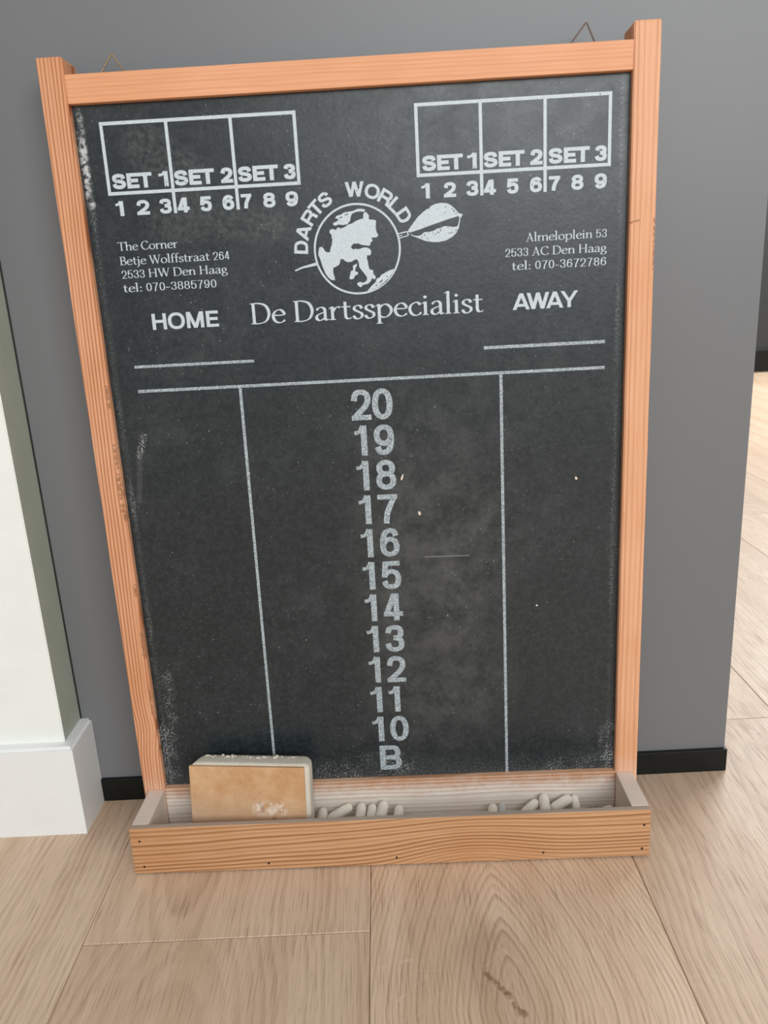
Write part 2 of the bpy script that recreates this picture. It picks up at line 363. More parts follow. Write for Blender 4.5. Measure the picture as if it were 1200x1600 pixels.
# --- print on the panel
def ink(name, col, grain):
    n = NT(name, 0.5, 0.4)
    a = n.noise(scale=1100, detail=2, rough=0.6); b = n.noise(scale=60, detail=3)
    k = n.mul(n.smooth(a, 0.42, 0.60, 1.0, 0.0), grain)
    k = n.M('MAXIMUM', k, n.smooth(b, 0.70, 0.76, 0.0, 0.12))
    n.color(n.mix(k, lin(*col), lin(72, 80, 84))); return n.m
ink_pale = ink('pale_print', (206, 216, 222), 0.16)
ink_grain = ink('grainy_print', (188, 198, 203), 0.62)
PY = PN - 0.00012
class Print:
    def __init__(self): self.bm = bmesh.new(); self.k = 0; self.dy = 0.0
    def lift(self):
        self.k += 1; self.dy = (self.k % 9) * 0.000012   # each stroke is its own thin coat, so crossings never coincide
    def quad(self, p, e=0.0):
        vs = [self.bm.verts.new((x / 1000, PY - self.dy - e, z / 1000)) for x, z in p]
        try: self.bm.faces.new(vs)
        except ValueError: pass
    def poly(self, pts, holes=(), dy=0.0):
        loops = [[Vector((x, z, 0)) for x, z in pts]] + [[Vector((x, z, 0)) for x, z in h] for h in holes]
        flat = [p for l in loops for p in l]
        vs = [self.bm.verts.new((p.x / 1000, PY - dy, p.y / 1000)) for p in flat]
        for t in tessellate_polygon(loops):
            try: self.bm.faces.new([vs[i] for i in t])
            except ValueError: pass
    def rect(self, x0, z0, x1, z1): self.lift(); self.quad([(x0, z0), (x1, z0), (x1, z1), (x0, z1)])
    def ribbon(self, pts, wv, wh, ang=0.0, closed=False, tf=lambda x, y: (x, y)):
        n = len(pts); L = []
        for i, (x, y) in enumerate(pts):
            a = pts[(i - 1) % n] if (closed or i) else pts[i]; b = pts[(i + 1) % n] if (closed or i < n - 1) else pts[i]
            dx, dy = b[0] - a[0], b[1] - a[1]; d = math.hypot(dx, dy) or 1
            dx, dy = dx / d, dy / d
            th = math.atan2(dy, dx) - ang
            w = math.hypot(wv * math.sin(th), wh * math.cos(th)) / 2
            L.append((tf(x - dy * w, y + dx * w), tf(x + dy * w, y - dx * w)))
        for i in range(n if closed else n - 1):
            p, q = L[i], L[(i + 1) % n]; self.quad([p[0], p[1], q[1], q[0]], (i % 5) * 0.000002)
    def build(self, name, mat, parent):
        bm = self.bm; bm.normal_update()
        flip = [f for f in bm.faces if f.normal.y > 0]
        if flip: bmesh.ops.reverse_faces(bm, faces=flip)
        return link(name, bm, mat, parent)
def spline(P, closed=False, k=8):
    out = []; n = len(P)
    for i in range(n if closed else n - 1):
        g = lambda j: P[j % n] if closed else P[max(0, min(n - 1, j))]
        p0, p1, p2, p3 = g(i - 1), g(i), g(i + 1), g(i + 2)
        for s in range(k):
            t = s / k
            out.append(tuple(0.5 * (2 * p1[a] + (p2[a] - p0[a]) * t + (2 * p0[a] - 5 * p1[a] + 4 * p2[a] - p3[a]) * t * t + (3 * p1[a] - p0[a] - 3 * p2[a] + p3[a]) * t ** 3) for a in (0, 1)))
    if not closed: out.append(P[-1])
    return out
def ellipse(cx, cy, rx, ry, e=2.25, n=36):
    o = []
    for i in range(n):
        t = 2 * math.pi * i / n; c, s = math.cos(t), math.sin(t)
        o.append((cx + rx * math.copysign(abs(c) ** (2 / e), c), cy + ry * math.copysign(abs(s) ** (2 / e), s)))
    return o
SIX = [(.97, .77), (.84, .95), (.52, 1), (.17, .88), (.02, .5), (.10, .12), (.5, 0), (.9, .1), (1, .32), (.9, .54), (.54, .64), (.2, .57), (.04, .4)]
SANS = {
 '0': [('O', .5, .5, .5, .5)], 'O': [('O', .5, .5, .5, .5)],
 '1': [('V', 1, 0, 1, 1), ('F', [(0, .76), (.42, .78), (.72, .86), (.92, 1.0)])],
 '2': [('S', [(0, .66), (.12, .92), (.5, 1), (.88, .92), (1, .72), (.86, .48), (.5, .27), (.2, .12), (.04, -.02)]), ('H', 0, 1, 0)],
 '3': [('S', [(.02, .74), (.14, .94), (.5, 1), (.86, .94), (.96, .76), (.86, .59), (.42, .53)]), ('S', [(.42, .53), (.86, .46), (1, .27), (.88, .06), (.5, 0), (.12, .07), (0, .28)])],
 '4': [('V', .74, 0, .74, 1), ('V', 0.0, .24, .62, 1.0), ('H', 0, 1, .2)],
 '5': [('H', .14, .96, 1), ('V', .0, .42, .12, 1), ('S', [(.0, .48), (.24, .62), (.55, .66), (.9, .56), (1, .33), (.88, .07), (.5, 0), (.14, .06), (0, .25)])],
 '6': [('S', SIX)], '9': [('S', [(1 - x, 1 - y) for x, y in SIX])],
 '7': [('H', 0, 1, 1), ('S', [(1, 1), (.72, .68), (.46, .32), (.36, -.1)])],
 '8': [('O', .5, .765, .45, .235), ('O', .5, .27, .5, .27)],
 'B': [('V', 0, 0, 0, 1), ('H', 0, .55, 1), ('H', 0, .6, .5), ('H', 0, .55, 0), ('S', [(.5, 1), (.82, .96), (.94, .76), (.84, .55), (.52, .5)]), ('S', [(.52, .5), (.88, .44), (1, .26), (.88, .05), (.5, 0)])],
 'S': [('S', [(.96, .70), (.86, .93), (.5, 1), (.14, .93), (.03, .75), (.16, .58), (.5, .51), (.85, .42), (.98, .25), (.86, .07), (.5, 0), (.12, .07), (0, .30)])],
 'E': [('V', 0, 0, 0, 1), ('H', 0, 1, 1), ('H', 0, .93, .51), ('H', 0, 1, 0)],
 'T': [('V', .5, 0, .5, 1), ('H', 0, 1, 1)],
 'D': [('V', 0, 0, 0, 1), ('H', 0, .5, 1), ('H', 0, .5, 0), ('S', [(.42, 1), (.8, .93), (1, .5), (.8, .07), (.42, 0)])],
 'A': [('V', 0, 0, .5, 1), ('V', 1, 0, .5, 1), ('H', .2, .8, .22)],
 'R': [('V', 0, 0, 0, 1), ('H', 0, .6, 1), ('H', 0, .6, .46), ('S', [(.52, 1), (.86, .95), (.98, .74), (.86, .51), (.52, .46)]), ('S', [(.6, .46), (.88, .38), (.94, .2), (.97, -.1)])],
 'W': [('V', 0, 1, .26, 0), ('V', .5, 1, .26, 0), ('V', .5, 1, .74, 0), ('V', 1, 1, .74, 0)],
 'L': [('V', 0, 0, 0, 1), ('H', 0, 1, 0)],
 'H': [('V', 0, 0, 0, 1), ('V', 1, 0, 1, 1), ('H', 0, 1, .52)],
 'M': [('V', 0, 0, 0, 1), ('V', 1, 0, 1, 1), ('V', .04, 1, .5, 0), ('V', .96, 1, .5, 0)],
 'Y': [('V', 0, 1, .5, .38), ('V', 1, 1, .5, .38), ('V', .5, 0, .5, .45)],
}
def sans(pr, ch, x, y, w, h, wv, wh, tf=lambda a, b: (a, b)):
    """one heavy grotesque character filling the box x..x+w, y..y+h"""
    fx = lambda t: x + wv / 2 + t * (w - wv); fy = lambda t: y + wh / 2 + t * (h - wh)
    q = lambda pts: pr.quad([tf(*p) for p in pts])
    for st in SANS[ch]:
        k = st[0]; pr.lift()
        if k == 'V':
            xa, ya, xb, yb = fx(st[1]), y + st[2] * h, fx(st[3]), y + st[4] * h
            hw = wv / 2 if abs(st[1] - st[3]) < .2 else wv * .53
            q([(xa - hw, ya), (xa + hw, ya), (xb + hw, yb), (xb - hw, yb)])
        elif k == 'H':
            yc = fy(st[3]); q([(x + st[1] * w, yc - wh / 2), (x + st[2] * w, yc - wh / 2), (x + st[2] * w, yc + wh / 2), (x + st[1] * w, yc + wh / 2)])
        elif k == 'O':
            rx, ry = st[3] * (w - wv), st[4] * (h - wh)
            pr.ribbon(ellipse(fx(st[1]), fy(st[2]), rx, ry), wv, wh, closed=True, tf=tf)
        elif k == 'S':
            pr.ribbon(spline([(fx(a), fy(b)) for a, b in st[1]]), wv, wh, tf=tf)
        elif k == 'F':
            pr.ribbon(spline([(x + a * (w - wv * .6), y + b * h) for a, b in st[1]]), wh * .72, wh * .72, tf=tf)

# serif face, units of cap height; stem 'I', hairline serif, broad-nib curves
T_, t_ = .118, .045
def I(x, y0, y1, foot=True, flag=True, head=False):
    o = [('v', x, y0, x, y1, T_)]
    if foot: o.append(('h', x - .12, x + .12, y0 + .02, .04))
    if head: o.append(('h', x - .12, x + .12, y1 - .02, .04))
    if flag: o.append(('v', x - .13, y1 - .10, x - .03, y1 + .0, .05))
    return o
ARCH = [(.16, .44), (.27, .58), (.40, .62), (.50, .54), (.52, .40)]
SERIF = {
 ' ': (.27, []), 'h': (.67, I(.13, 0, 1.05) + [('c', ARCH)] + I(.52, 0, .42, True, False)),
 'n': (.67, I(.13, 0, .64) + [('c', ARCH)] + I(.52, 0, .42, True, False)),
 'm': (1.04, I(.13, 0, .64) + [('c', ARCH)] + I(.52, 0, .42, True, False) + [('c', [(a + .38, b) for a, b in ARCH])] + I(.90, 0, .42, True, False)),
 'r': (.47, I(.13, 0, .64) + [('c', [(.17, .42), (.25, .56), (.36, .61), (.44, .58)])]),
 'l': (.32, I(.14, 0, 1.08)), 'i': (.32, I(.14, 0, .64) + [('d', .14, .86, .07)]),
 'j': (.30, [('c', [(.15, .62), (.15, .2), (.14, -.08), (.06, -.25), (-.06, -.32)]), ('v', .02, .54, .12, .64, .05), ('d', .14, .86, .07)]),
 't': (.43, [('c', [(.17, .84), (.17, .4), (.18, .12), (.26, .02), (.40, .06)]), ('h', .02, .38, .60, .05)]),
 'f': (.38, I(.15, 0, .8, True, False) + [('c', [(.15, .78), (.19, .96), (.30, 1.06), (.42, 1.02)]), ('h', .02, .36, .60, .05)]),
 'e': (.57, [('c', [(.08, .37), (.48, .38), (.46, .54), (.34, .63), (.19, .58), (.09, .44), (.07, .28), (.14, .09), (.29, .01), (.42, .04), (.52, .13)])]),
 'o': (.63, [('o', .31, .31, .24, .305)]),
 'a': (.57, [('c', [(.41, .40), (.24, .34), (.09, .24), (.08, .09), (.18, .01), (.30, .05), (.42, .16)]), ('c', [(.09, .50), (.16, .60), (.29, .63), (.39, .56), (.41, .42), (.41, .12), (.45, .02), (.55, .05)])]),
 's': (.46, [('c', [(.38, .48), (.33, .60), (.21, .63), (.10, .56), (.10, .44), (.23, .34), (.37, .24), (.38, .10), (.26, .0), (.13, .02), (.05, .15)])]),
 'p': (.70, I(.14, -.30, .64) + [('c', [(.17, .46), (.30, .60), (.46, .60), (.60, .44), (.60, .22), (.46, .04), (.30, .0), (.17, .06)])]),
 'c': (.54, [('c', [(.48, .50), (.40, .61), (.28, .62), (.12, .50), (.07, .29), (.15, .08), (.29, .01), (.42, .04), (.51, .14)])]),
 'u': (.67, []),
 'g': (.57, [('o', .25, .41, .17, .20), ('v', .38, .55, .52, .60, .05), ('c', [(.17, .24), (.10, .13), (.22, .06), (.42, .02), (.50, -.09), (.42, -.25), (.22, -.31), (.06, -.23), (.07, -.08), (.20, .05)])]),
 'C': (.78, [('c', [(.69, .78), (.60, .94), (.44, .985), (.20, .86), (.08, .52), (.18, .16), (.44, .015), (.62, .06), (.73, .22)])]),
 'T': (.74, [('v', .37, 0, .37, 1, T_), ('h', .25, .49, .02, .04), ('h', .03, .71, .97, .055), ('v', .03, .82, .05, .98, .04), ('v', .71, .82, .69, .98, .04)]),
 'B': (.66, I(.16, 0, 1, True, False, True) + [('c', [(.14, .97), (.36, .98), (.50, .86), (.48, .64), (.32, .54), (.18, .53)]), ('c', [(.30, .54), (.52, .46), (.58, .27), (.50, .07), (.32, .02), (.14, .03)])]),
 'W': (1.08, [('v', .10, 1, .34, 0, .12), ('v', .56, 1, .34, 0, .05), ('v', .52, 1, .77, 0, .12), ('v', 1.0, 1, .77, 0, .05), ('h', 0, .22, .98, .04), ('h', .42, .66, .98, .04), ('h', .90, 1.1, .98, .04)]),
 'H': (.88, I(.17, 0, 1, True, False, True) + I(.70, 0, 1, True, False, True) + [('h', .17, .70, .52, .05)]),
 'D': (.86, I(.17, 0, 1, True, False, True) + [('c', [(.10, .975), (.40, .98), (.66, .85), (.77, .50), (.66, .15), (.40, .02), (.10, .025)])]),
 'A': (.78, [('v', .14, 0, .40, 1, .05), ('v', .64, 0, .38, 1, .12), ('h', .22, .56, .34, .045), ('h', .02, .26, .02, .04), ('h', .52, .76, .02, .04)]),
 ':': (.26, [('d', .13, .07, .07), ('d', .13, .50, .07)]), '-': (.36, [('h', .05, .31, .31, .07)]),
 '~': (.40, [('c', [(.04, .28), (.12, .36), (.22, .32), (.34, .38)])]),
}
def serif(pr, text, x0, y0, cap, width, right=None):
    total = 0
    for ch in text: total += SERIF[ch][0] if ch in SERIF else .54
    if right is not None: x0 = right - width
    sx = width / total; x = 0.0
    for ch in text:
        tf = lambda a, b, x=x: (x0 + (x + a) * sx, y0 + b * cap)
        if ch not in SERIF:
            sans(pr, ch, .05 if ch != '1' else .12, 0, .44 if ch != '1' else .2, .95, .095, .055, tf=tf); x += .54; continue
        for st in SERIF[ch][1]:
            k = st[0]; pr.lift()
            if k == 'v':
                _, xa, ya, xb, yb, w = st
                pr.quad([tf(xa - w / 2, ya), tf(xa + w / 2, ya), tf(xb + w / 2, yb), tf(xb - w / 2, yb)])
            elif k == 'h':
                _, xa, xb, yc, w = st
                pr.quad([tf(xa, yc - w / 2), tf(xb, yc - w / 2), tf(xb, yc + w / 2), tf(xa, yc + w / 2)])
            elif k == 'c': pr.ribbon(spline(st[1]), T_, t_, ang=0.25, tf=tf)
            elif k == 'o': pr.ribbon(ellipse(st[1], st[2], st[3], st[4], 2.0), T_, t_, ang=0.25, closed=True, tf=tf)
            elif k == 'd':
                e = ellipse(st[1], st[2], st[3], st[3], 2.0, 12); pr.quad([tf(*p) for p in e])
        x += SERIF[ch][0]

# score tables
tb = Print(); LW = 2.6
for x0, x1, z0, z1, d in ((-200.6, -43.2, 595.9, 650.8, (-147.2, -95.6)), (50.8, 206.4, 596.3, 650.8, (102.9, 153.9))):
    tb.rect(x0, z1 - LW, x1, z1); tb.rect(x0, z0, x1, z0 + LW); tb.rect(x0, z0, x0 + LW, z1); tb.rect(x1 - LW, z0, x1, z1)
    for q in d: tb.rect(q - 1.3, 579.8, q + 1.3, z1 - LW / 2)
    tb.build('printed_set_table', ink_pale, panel); tb = Print()
tb.bm.free()
st = Print()
def set_word(x, digit, right_edge):
    total = right_edge - x; dw = 7.6 if digit == '1' else 9.7
    for ch, a, w in (('S', 0, 11.3), ('E', 12.1, 9.9), ('T', 21.9, 10.8)): sans(st, ch, x + a, 600.5, w, 11.5, 3.35, 2.75)
    sans(st, digit, right_edge - dw, 600.5, dw, 11.5, 3.35, 2.75)
for x, dg, e in ((-196.1, '1', -150.2), (-145.3, '2', -97.7), (-93.4, '3', -46.7), (55.5, '1', 99.3), (104.8, '2', 151.8), (156.7, '3', 203.1)): set_word(x, dg, e)
for row in (((-195.3, -189.4), (-178.7, -168.2), (-160.0, -150.0), (-145.2, -135.4), (-126.5, -117.0), (-108.2, -98.6), (-92.8, -84.1), (-74.8, -64.8), (-56.4, -46.1)),
            ((54.6, 60.9), (72.2, 82.0), (90.3, 100.1), (104.5, 114.3), (123.1, 132.5), (141.6, 151.4), (156.9, 166.0), (175.0, 184.7), (193.7, 203.5))):
    for i, (a, b) in enumerate(row): sans(st, str(i + 1), a - (.6 if i == 0 else 0), 579.9, b - a + (.6 if i == 0 else 0), 11.4, 3.1 if i else 3.3, 2.55)
st.build('printed_set_lettering', ink_pale, panel)
ha = Print()
for ch, a, w in (('H', -177.7, 12.2), ('O', -164.2, 14.4), ('M', -148.3, 14.6), ('E', -131.6, 10.4)): sans(ha, ch, a, 488.0 - (.3 if ch == 'O' else 0), w, 13.2 + (.5 if ch == 'O' else 0), 2.9, 2.4)
ha.build('printed_team_lettering', ink_pale, panel); ha = Print()
for ch, a, w in (('A', 126.9, 14.2), ('W', 138.6, 18.6), ('A', 154.9, 14.2), ('Y', 166.8, 14.4)): sans(ha, ch, a, 488.4, w, 13.2, 2.9, 2.3)
ha.build('printed_team_lettering', ink_pale, panel)
ad = Print()
for txt, y, w in (('The Corner', 553.0, 50.2), ('Betje Wolffstraat 264', 541.6, 92.4), ('2533 HW Den Haag', 530.9, 89.3), ('tel: 070~3885790', 519.9, 79.2)): serif(ad, txt, -198.6, y, 6.7, w)
for txt, y, w in (('Almeloplein 53', 542.4, 66.6), ('2533 AC Den Haag', 531.2, 83.8), ('tel: 070-3672786', 520.5, 78.4)): serif(ad, txt, 0, y, 6.7, w, right=204.6)
ad.build('printed_address', ink_pale, panel)
hd = Print(); serif(hd, 'De Dartsspecialist', -94.6, 488.3, 17.0, 197.4)
hd.build('printed_shop_name', ink_pale, panel)
# rules
ru = Print()
for x0, x1, za, zb in ((-197.8, -94.4, 456.6, 459.0), (102.0, 204.4, 457.2, 459.9), (-197.4, 204.6, 435.6, 438.2)): ru.rect(x0, za, x1, zb)
ru.quad([(-109.9, 436), (-107.3, 436), (-109.7, 49), (-112.2, 49)]); ru.quad([(114.8, 436), (117.5, 436), (117.8, 49), (115.2, 49)])
ru.build('printed_rule', ink_grain, panel)
nu = Print()
for k, num in enumerate(('20', '19', '18', '17', '16', '15', '14', '13', '12', '11', '10', 'B')):
    y = 402.3 - 31.42 * k; h = 26.6
    if num == 'B': sans(nu, 'B', -7.2, y, 21.2, h, 5.6, 4.7); continue
    if num[0] == '1': sans(nu, '1', -12.6, y, 10.9, h, 5.3, 4.6)
    else: sans(nu, '2', -13.8, y, 17.2, h, 5.2, 4.5)
    if num[1] == '1': sans(nu, '1', 4.6, y, 10.9, h, 5.3, 4.6)
    else: sans(nu, num[1], 4.4, y - .2, 17.8, h + .3, 5.2, 4.5)
nu.build('printed_number_column', ink_grain, panel)

# emblem: globe pierced by a dart, arched title
LAND = [(8.4, 572.4), (6.9, 572.0), (6.0, 570.7), (5.8, 567.5), (2.5, 566.8), (-1.1, 565.5), (-3.2, 564.3), (-5.4, 563.7), (-7.5, 563.1), (-9.7, 561.7), (-12.6, 560.9), (-13.7, 560.6), (-14.5, 561.6), (-15.9, 561.4), (-17.0, 559.6), (-19.6, 560.7), (-21.8, 560.2), (-22.6, 558.4), (-22.1, 557.3), (-21.0, 556.3), (-21.0, 554.3), (-20.5, 552.0), (-21.2, 548.7), (-22.4, 546.1), (-23.3, 542.6), (-25.5, 542.7), (-27.5, 544.0), (-28.1, 545.7), (-29.7, 547.4), (-31.7, 546.9), (-32.6, 543.9), (-33.0, 541.3), (-31.5, 537.1), (-29.9, 531.0), (-28.1, 526.1), (-25.8, 522.6), (-23.8, 520.8), (-20.6, 520.2), (-20.7, 522.6), (-21.6, 526.4), (-21.4, 530.2), (-19.6, 530.7), (-16.6, 532.3), (-15.4, 534.3), (-14.9, 536.9), (-12.8, 536.7), (-10.8, 535.0), (-8.7, 534.0), (-5.8, 534.3), (-4.0, 535.3), (-1.5, 536.2), (0.1, 533.8), (0.4, 529.4), (2.9, 526.2), (5.5, 522.6), (6.4, 520.2), (5.3, 518.2), (2.7, 517.0), (0.6, 517.9), (-1.6, 517.5), (-2.3, 516.2), (-1.4, 514.8), (0.8, 513.5), (2.6, 515.3), (6.9, 516.1), (9.2, 518.0), (10.2, 520.3), (12.8, 519.3), (13.5, 521.2), (11.6, 524.0), (11.6, 526.6), (8.6, 527.6), (7.8, 531.0), (7.7, 533.4), (6.9, 536.4), (7.3, 538.6), (10.0, 538.6), (10.8, 540.3), (10.6, 542.6), (8.6, 544.4), (6.1, 544.9), (4.0, 544.7), (0.8, 543.8), (-2.4, 544.3), (-3.8, 543.7), (-5.8, 545.9), (-3.5, 548.4), (0.7, 548.3), (3.4, 547.0), (7.6, 546.3), (10.1, 546.2), (10.9, 548.6), (12.7, 549.9), (11.6, 552.3), (15.7, 552.2), (17.5, 553.8), (16.1, 556.3), (15.6, 560.0), (16.1, 565.4), (13.7, 566.2), (11.2, 566.2), (10.3, 566.9), (10.5, 569.8)]
ISLANDS = [[(8.0, 574.1), (5.1, 574.9), (1.6, 575.1), (-1.6, 573.8), (-5.5, 573.3), (-9.7, 572.9), (-12.2, 571.4), (-16.1, 570.5), (-17.1, 568.7), (-14.5, 568.2), (-15.4, 566.6), (-19.0, 565.2), (-19.1, 563.7), (-17.4, 563.1), (-14.5, 563.9), (-11.7, 563.3), (-7.5, 563.6), (-4.9, 566.4), (-4.3, 569.3), (-3.1, 571.6), (0.1, 572.8), (3.6, 573.0), (7.0, 572.6)], [(-1.7, 532.5), (-5.0, 531.0), (-4.8, 527.6), (-7.0, 526.7), (-7.5, 524.3), (-8.6, 521.0), (-7.1, 520.2), (-4.9, 520.8), (-3.6, 523.1), (-1.4, 523.8), (-0.9, 525.7), (-3.4, 526.5), (-3.0, 528.9), (-1.4, 531.5)], [(29.8, 527.0), (24.9, 525.7), (18.3, 522.6), (16.8, 520.7), (14.3, 519.8), (13.0, 516.8), (10.0, 514.5), (5.9, 510.3), (9.8, 510.8), (16.4, 512.8), (22.3, 517.0), (26.8, 521.8)]]
LAND_GAPS = [[(-13.6, 568.8), (-12.0, 570.1), (-11.2, 569.5), (-13.1, 568.3)], [(-9.3, 570.9), (-7.0, 571.9), (-6.1, 571.5), (-8.8, 570.4)], [(16.2, 516.2), (17.7, 518.2), (19.2, 519.2), (18.8, 517.8), (16.9, 515.9)], [(12.9, 514.4), (14.4, 515.1), (14.5, 514.4), (13.2, 513.7)], [(22.2, 521.4), (23.4, 521.5), (23.0, 520.3)]]
NEEDLE = [(-53.5, 530.1), (-47.1, 532.5), (-35.5, 535.2), (-34.9, 532.8), (-46.8, 531.1), (-52.8, 529.1)]
FLIGHT = [[(41.4, 555.4), (45.9, 561.1), (50.7, 566.5), (54.8, 569.7), (58.5, 572.2), (59.6, 571.7), (61.1, 573.9), (65.1, 575.5), (70.2, 576.0), (74.7, 575.3), (78.0, 573.5), (81.3, 570.4), (83.8, 567.4), (87.1, 566.3), (85.4, 563.8), (84.0, 564.0), (83.7, 565.2), (77.7, 563.8), (69.7, 561.7), (61.7, 559.5), (51.4, 556.5), (43.6, 554.5)], [(43.0, 553.7), (46.7, 552.0), (50.0, 551.5), (52.3, 552.1), (55.3, 554.2), (59.3, 554.2), (62.7, 554.8), (66.2, 556.5), (68.4, 556.7), (71.9, 558.1), (74.7, 557.7), (77.5, 557.3), (79.8, 556.9), (82.4, 557.3), (83.0, 558.6), (83.9, 561.2), (84.1, 563.6), (85.1, 563.6), (84.6, 560.6), (83.5, 555.9), (81.4, 552.2), (77.9, 549.2), (72.7, 546.8), (66.9, 545.9), (61.2, 546.2), (55.6, 547.4), (50.0, 549.9), (45.5, 551.7)], [(33.4, 554.4), (40.7, 555.9), (41.4, 555.3), (41.0, 554.9), (33.7, 553.6)], [(34.3, 551.0), (41.6, 552.6), (42.3, 553.8), (42.7, 553.1), (41.8, 551.9), (34.3, 550.2)], [(40.8, 555.4), (41.7, 555.3), (42.4, 552.7), (41.5, 552.2)], [(34.1, 552.5), (37.1, 553.1), (37.2, 552.5), (34.2, 551.9)]]
em = Print()
CX, CZ = -0.5, 543.8
for i in range(96):
    a, b = 2 * math.pi * i / 96, 2 * math.pi * (i + 1) / 96
    ring = lambda r, t: (CX + r * math.cos(t), CZ + r * math.sin(t))
    em.quad([ring(35.9, a), ring(35.9, b), ring(34.3, b), ring(34.3, a)])
em.poly(LAND); em.poly(ISLANDS[0], LAND_GAPS[0:2]); em.poly(ISLANDS[1]); em.poly(ISLANDS[2], LAND_GAPS[2:5])
em.poly(NEEDLE, dy=0.00003)
for i, f_ in enumerate(FLIGHT): em.poly(f_, dy=0.000015 * (i + 3))
for ch, deg, w in (('D', -85.0, 10.2), ('A', -70.2, 11.6), ('R', -54.4, 10.4), ('T', -43.2, 9.6), ('S', -31.2, 10.0), ('W', 0.6, 15.2), ('O', 18.7, 12.2), ('R', 33.2, 10.4), ('L', 45.6, 8.8), ('D', 58.8, 10.2)):
    t = math.radians(deg)
    tf = lambda a, b, t=t: (CX + a * math.cos(t) + b * math.sin(t), CZ - a * math.sin(t) + b * math.cos(t))
    sans(em, ch, -w / 2, 40.6, w, 11.4, 2.5, 2.2, tf=tf)
em.build('printed_emblem', ink_pale, panel)
# small nicks in the print and bare chips in the black paint
chip_m = plain('bare_hardboard', lin(222, 205, 190), 0.7)
for (x, z, a, b, t) in ((27.4, 349.6, 1.0, 3.2, -.3), (41.6, 315.9, 1.3, 2.2, 0.1), (181.2, 341.3, 1.2, 1.8, .3), (146.3, 222.4, 1.0, 1.1, 0), (20.8, 331.0, .5, .9, -.5)):
    ch_ = Print(); r = random.Random(int(x)); pts = []
    for i in range(9):
        q = 2 * math.pi * i / 9; rr = r.uniform(.75, 1.1); px_, pz_ = a * math.cos(q) * rr, b * math.sin(q) * rr
        pts.append((x + px_ * math.cos(t) - pz_ * math.sin(t), z + px_ * math.sin(t) + pz_ * math.cos(t)))
    ch_.poly(pts); ch_.build('paint_chip', chip_m, panel)
nk = Print(); r = random.Random(21)
nick_spots = [(-184.5 + r.uniform(-12, 12), 603 + r.uniform(0, 6)) for _ in range(5)] + [(-152, 601 + r.uniform(0, 7)) for _ in range(4)] + [(-137.5, 604), (-136, 602.5), (-49, 605), (-48, 606.5), (-44.3, 597), (-137, 649.6), (-181, 649.8), (175.6, 608.5), (170, 603), (186, 602), (197, 649.5), (97.5, 601.5), (-24, 589), (-26, 592), (2, 589), (4, 591), (8, 592)]
nick_spots += [(60 + r.uniform(0, 24), 559 + r.uniform(0, 15)) for _ in range(0)]
for k_ in range(34):
    a_ = r.uniform(0, 1)
    nick_spots.append((52 + 30 * a_, 548.5 + 4 * a_ + r.uniform(-1.0, 7.0)))
for k_ in range(11): nick_spots.append((r.uniform(66, 84), r.uniform(566.5, 573)))
for x, z in nick_spots:
    s_ = r.uniform(.25, .65); pts = [(x + s_ * r.uniform(.5, 1.3) * math.cos(q), z + s_ * r.uniform(.5, 1.3) * math.sin(q)) for q in [i * math.pi / 3 for i in range(6)]]
    nk.poly(pts, dy=0.00019)
o_ = nk.build('print_nick', plain('worn_through_black', lin(66, 70, 74), 0.5), panel); tag(o_, kind='stuff')

# --- chalk tray
TW, FH = 0.2365, 0.0485
for s in (-1, 1):
    a, b = sorted((s * 0.2209, s * TW))
    boxo('tray_side', (a, b, -0.0535, -0.0001, 0.0, FH), dusty, sb, 0.0009)
floor_m = NT('chalk_dusted_wood', 0.85, 0.2)
d1 = floor_m.noise(scale=70, detail=5, rough=0.65)
fc = floor_m.ramp(d1, [(0.3, lin(200, 194, 184)), (0.6, lin(232, 228, 220))])
k_ = floor_m.mul(floor_m.smooth(floor_m.x, 0.09, 0.13), floor_m.smooth(d1, 0.35, 0.6, 1, 0.2))
floor_m.color(floor_m.mix(k_, fc, lin(116, 120, 116))); floor_m.bump(d1, 0.5, 0.001)
boxo('tray_floor', (-0.2207, 0.2207, -0.0534, -0.0001, 0.0, 0.0105), floor_m.m, sb, 0)
bm = bmesh.new(); box(bm, -0.2375, TW, -0.0592, -0.0536, 0.0, FH, 0.0006, 2)
bmesh.ops.recalc_face_normals(bm, faces=bm.faces)
for f in bm.faces: f.material_index = 1 if f.normal.z > 0.5 else 0
for v in bm.verts:
    if v.co.z > 0.03: v.co.z += 0.0002 * math.sin(v.co.x * 40)
tf_ = link('tray_front', bm, [pine_front, edge_dust], sb)
iron = plain('dark_nail_steel', lin(62, 44, 34), 0.5, 0.5, 0.1, 300, 0.3)
def cyl(bm, c, r, depth, axis='y', n=14):
    g = bmesh.ops.create_cone(bm, cap_ends=True, segments=n, radius1=r, radius2=r * .85, depth=depth)
    R = Matrix.Rotation(math.pi / 2, 4, 'X') if axis == 'y' else Matrix.Rotation(math.pi / 2, 4, 'Y')
    bmesh.ops.transform(bm, matrix=Matrix.Translation(c) @ R, verts=g['verts'])
for x, z in ((-0.2290, 0.0347), (-0.2279, 0.0075), (-0.1123, 0.0064), (0.0060, 0.0075), (0.1401, 0.0072), (0.2309, 0.0324), (0.2296, 0.0077)):
    bm = bmesh.new(); cyl(bm, (x, -0.0593, z), 0.0012, 0.0006); link('nail', bm, iron, tf_)
bm = bmesh.new(); cyl(bm, (TW + 0.0006, -0.045, 0.022), 0.0013, 0.0016, 'x'); link('nail', bm, iron, sb)

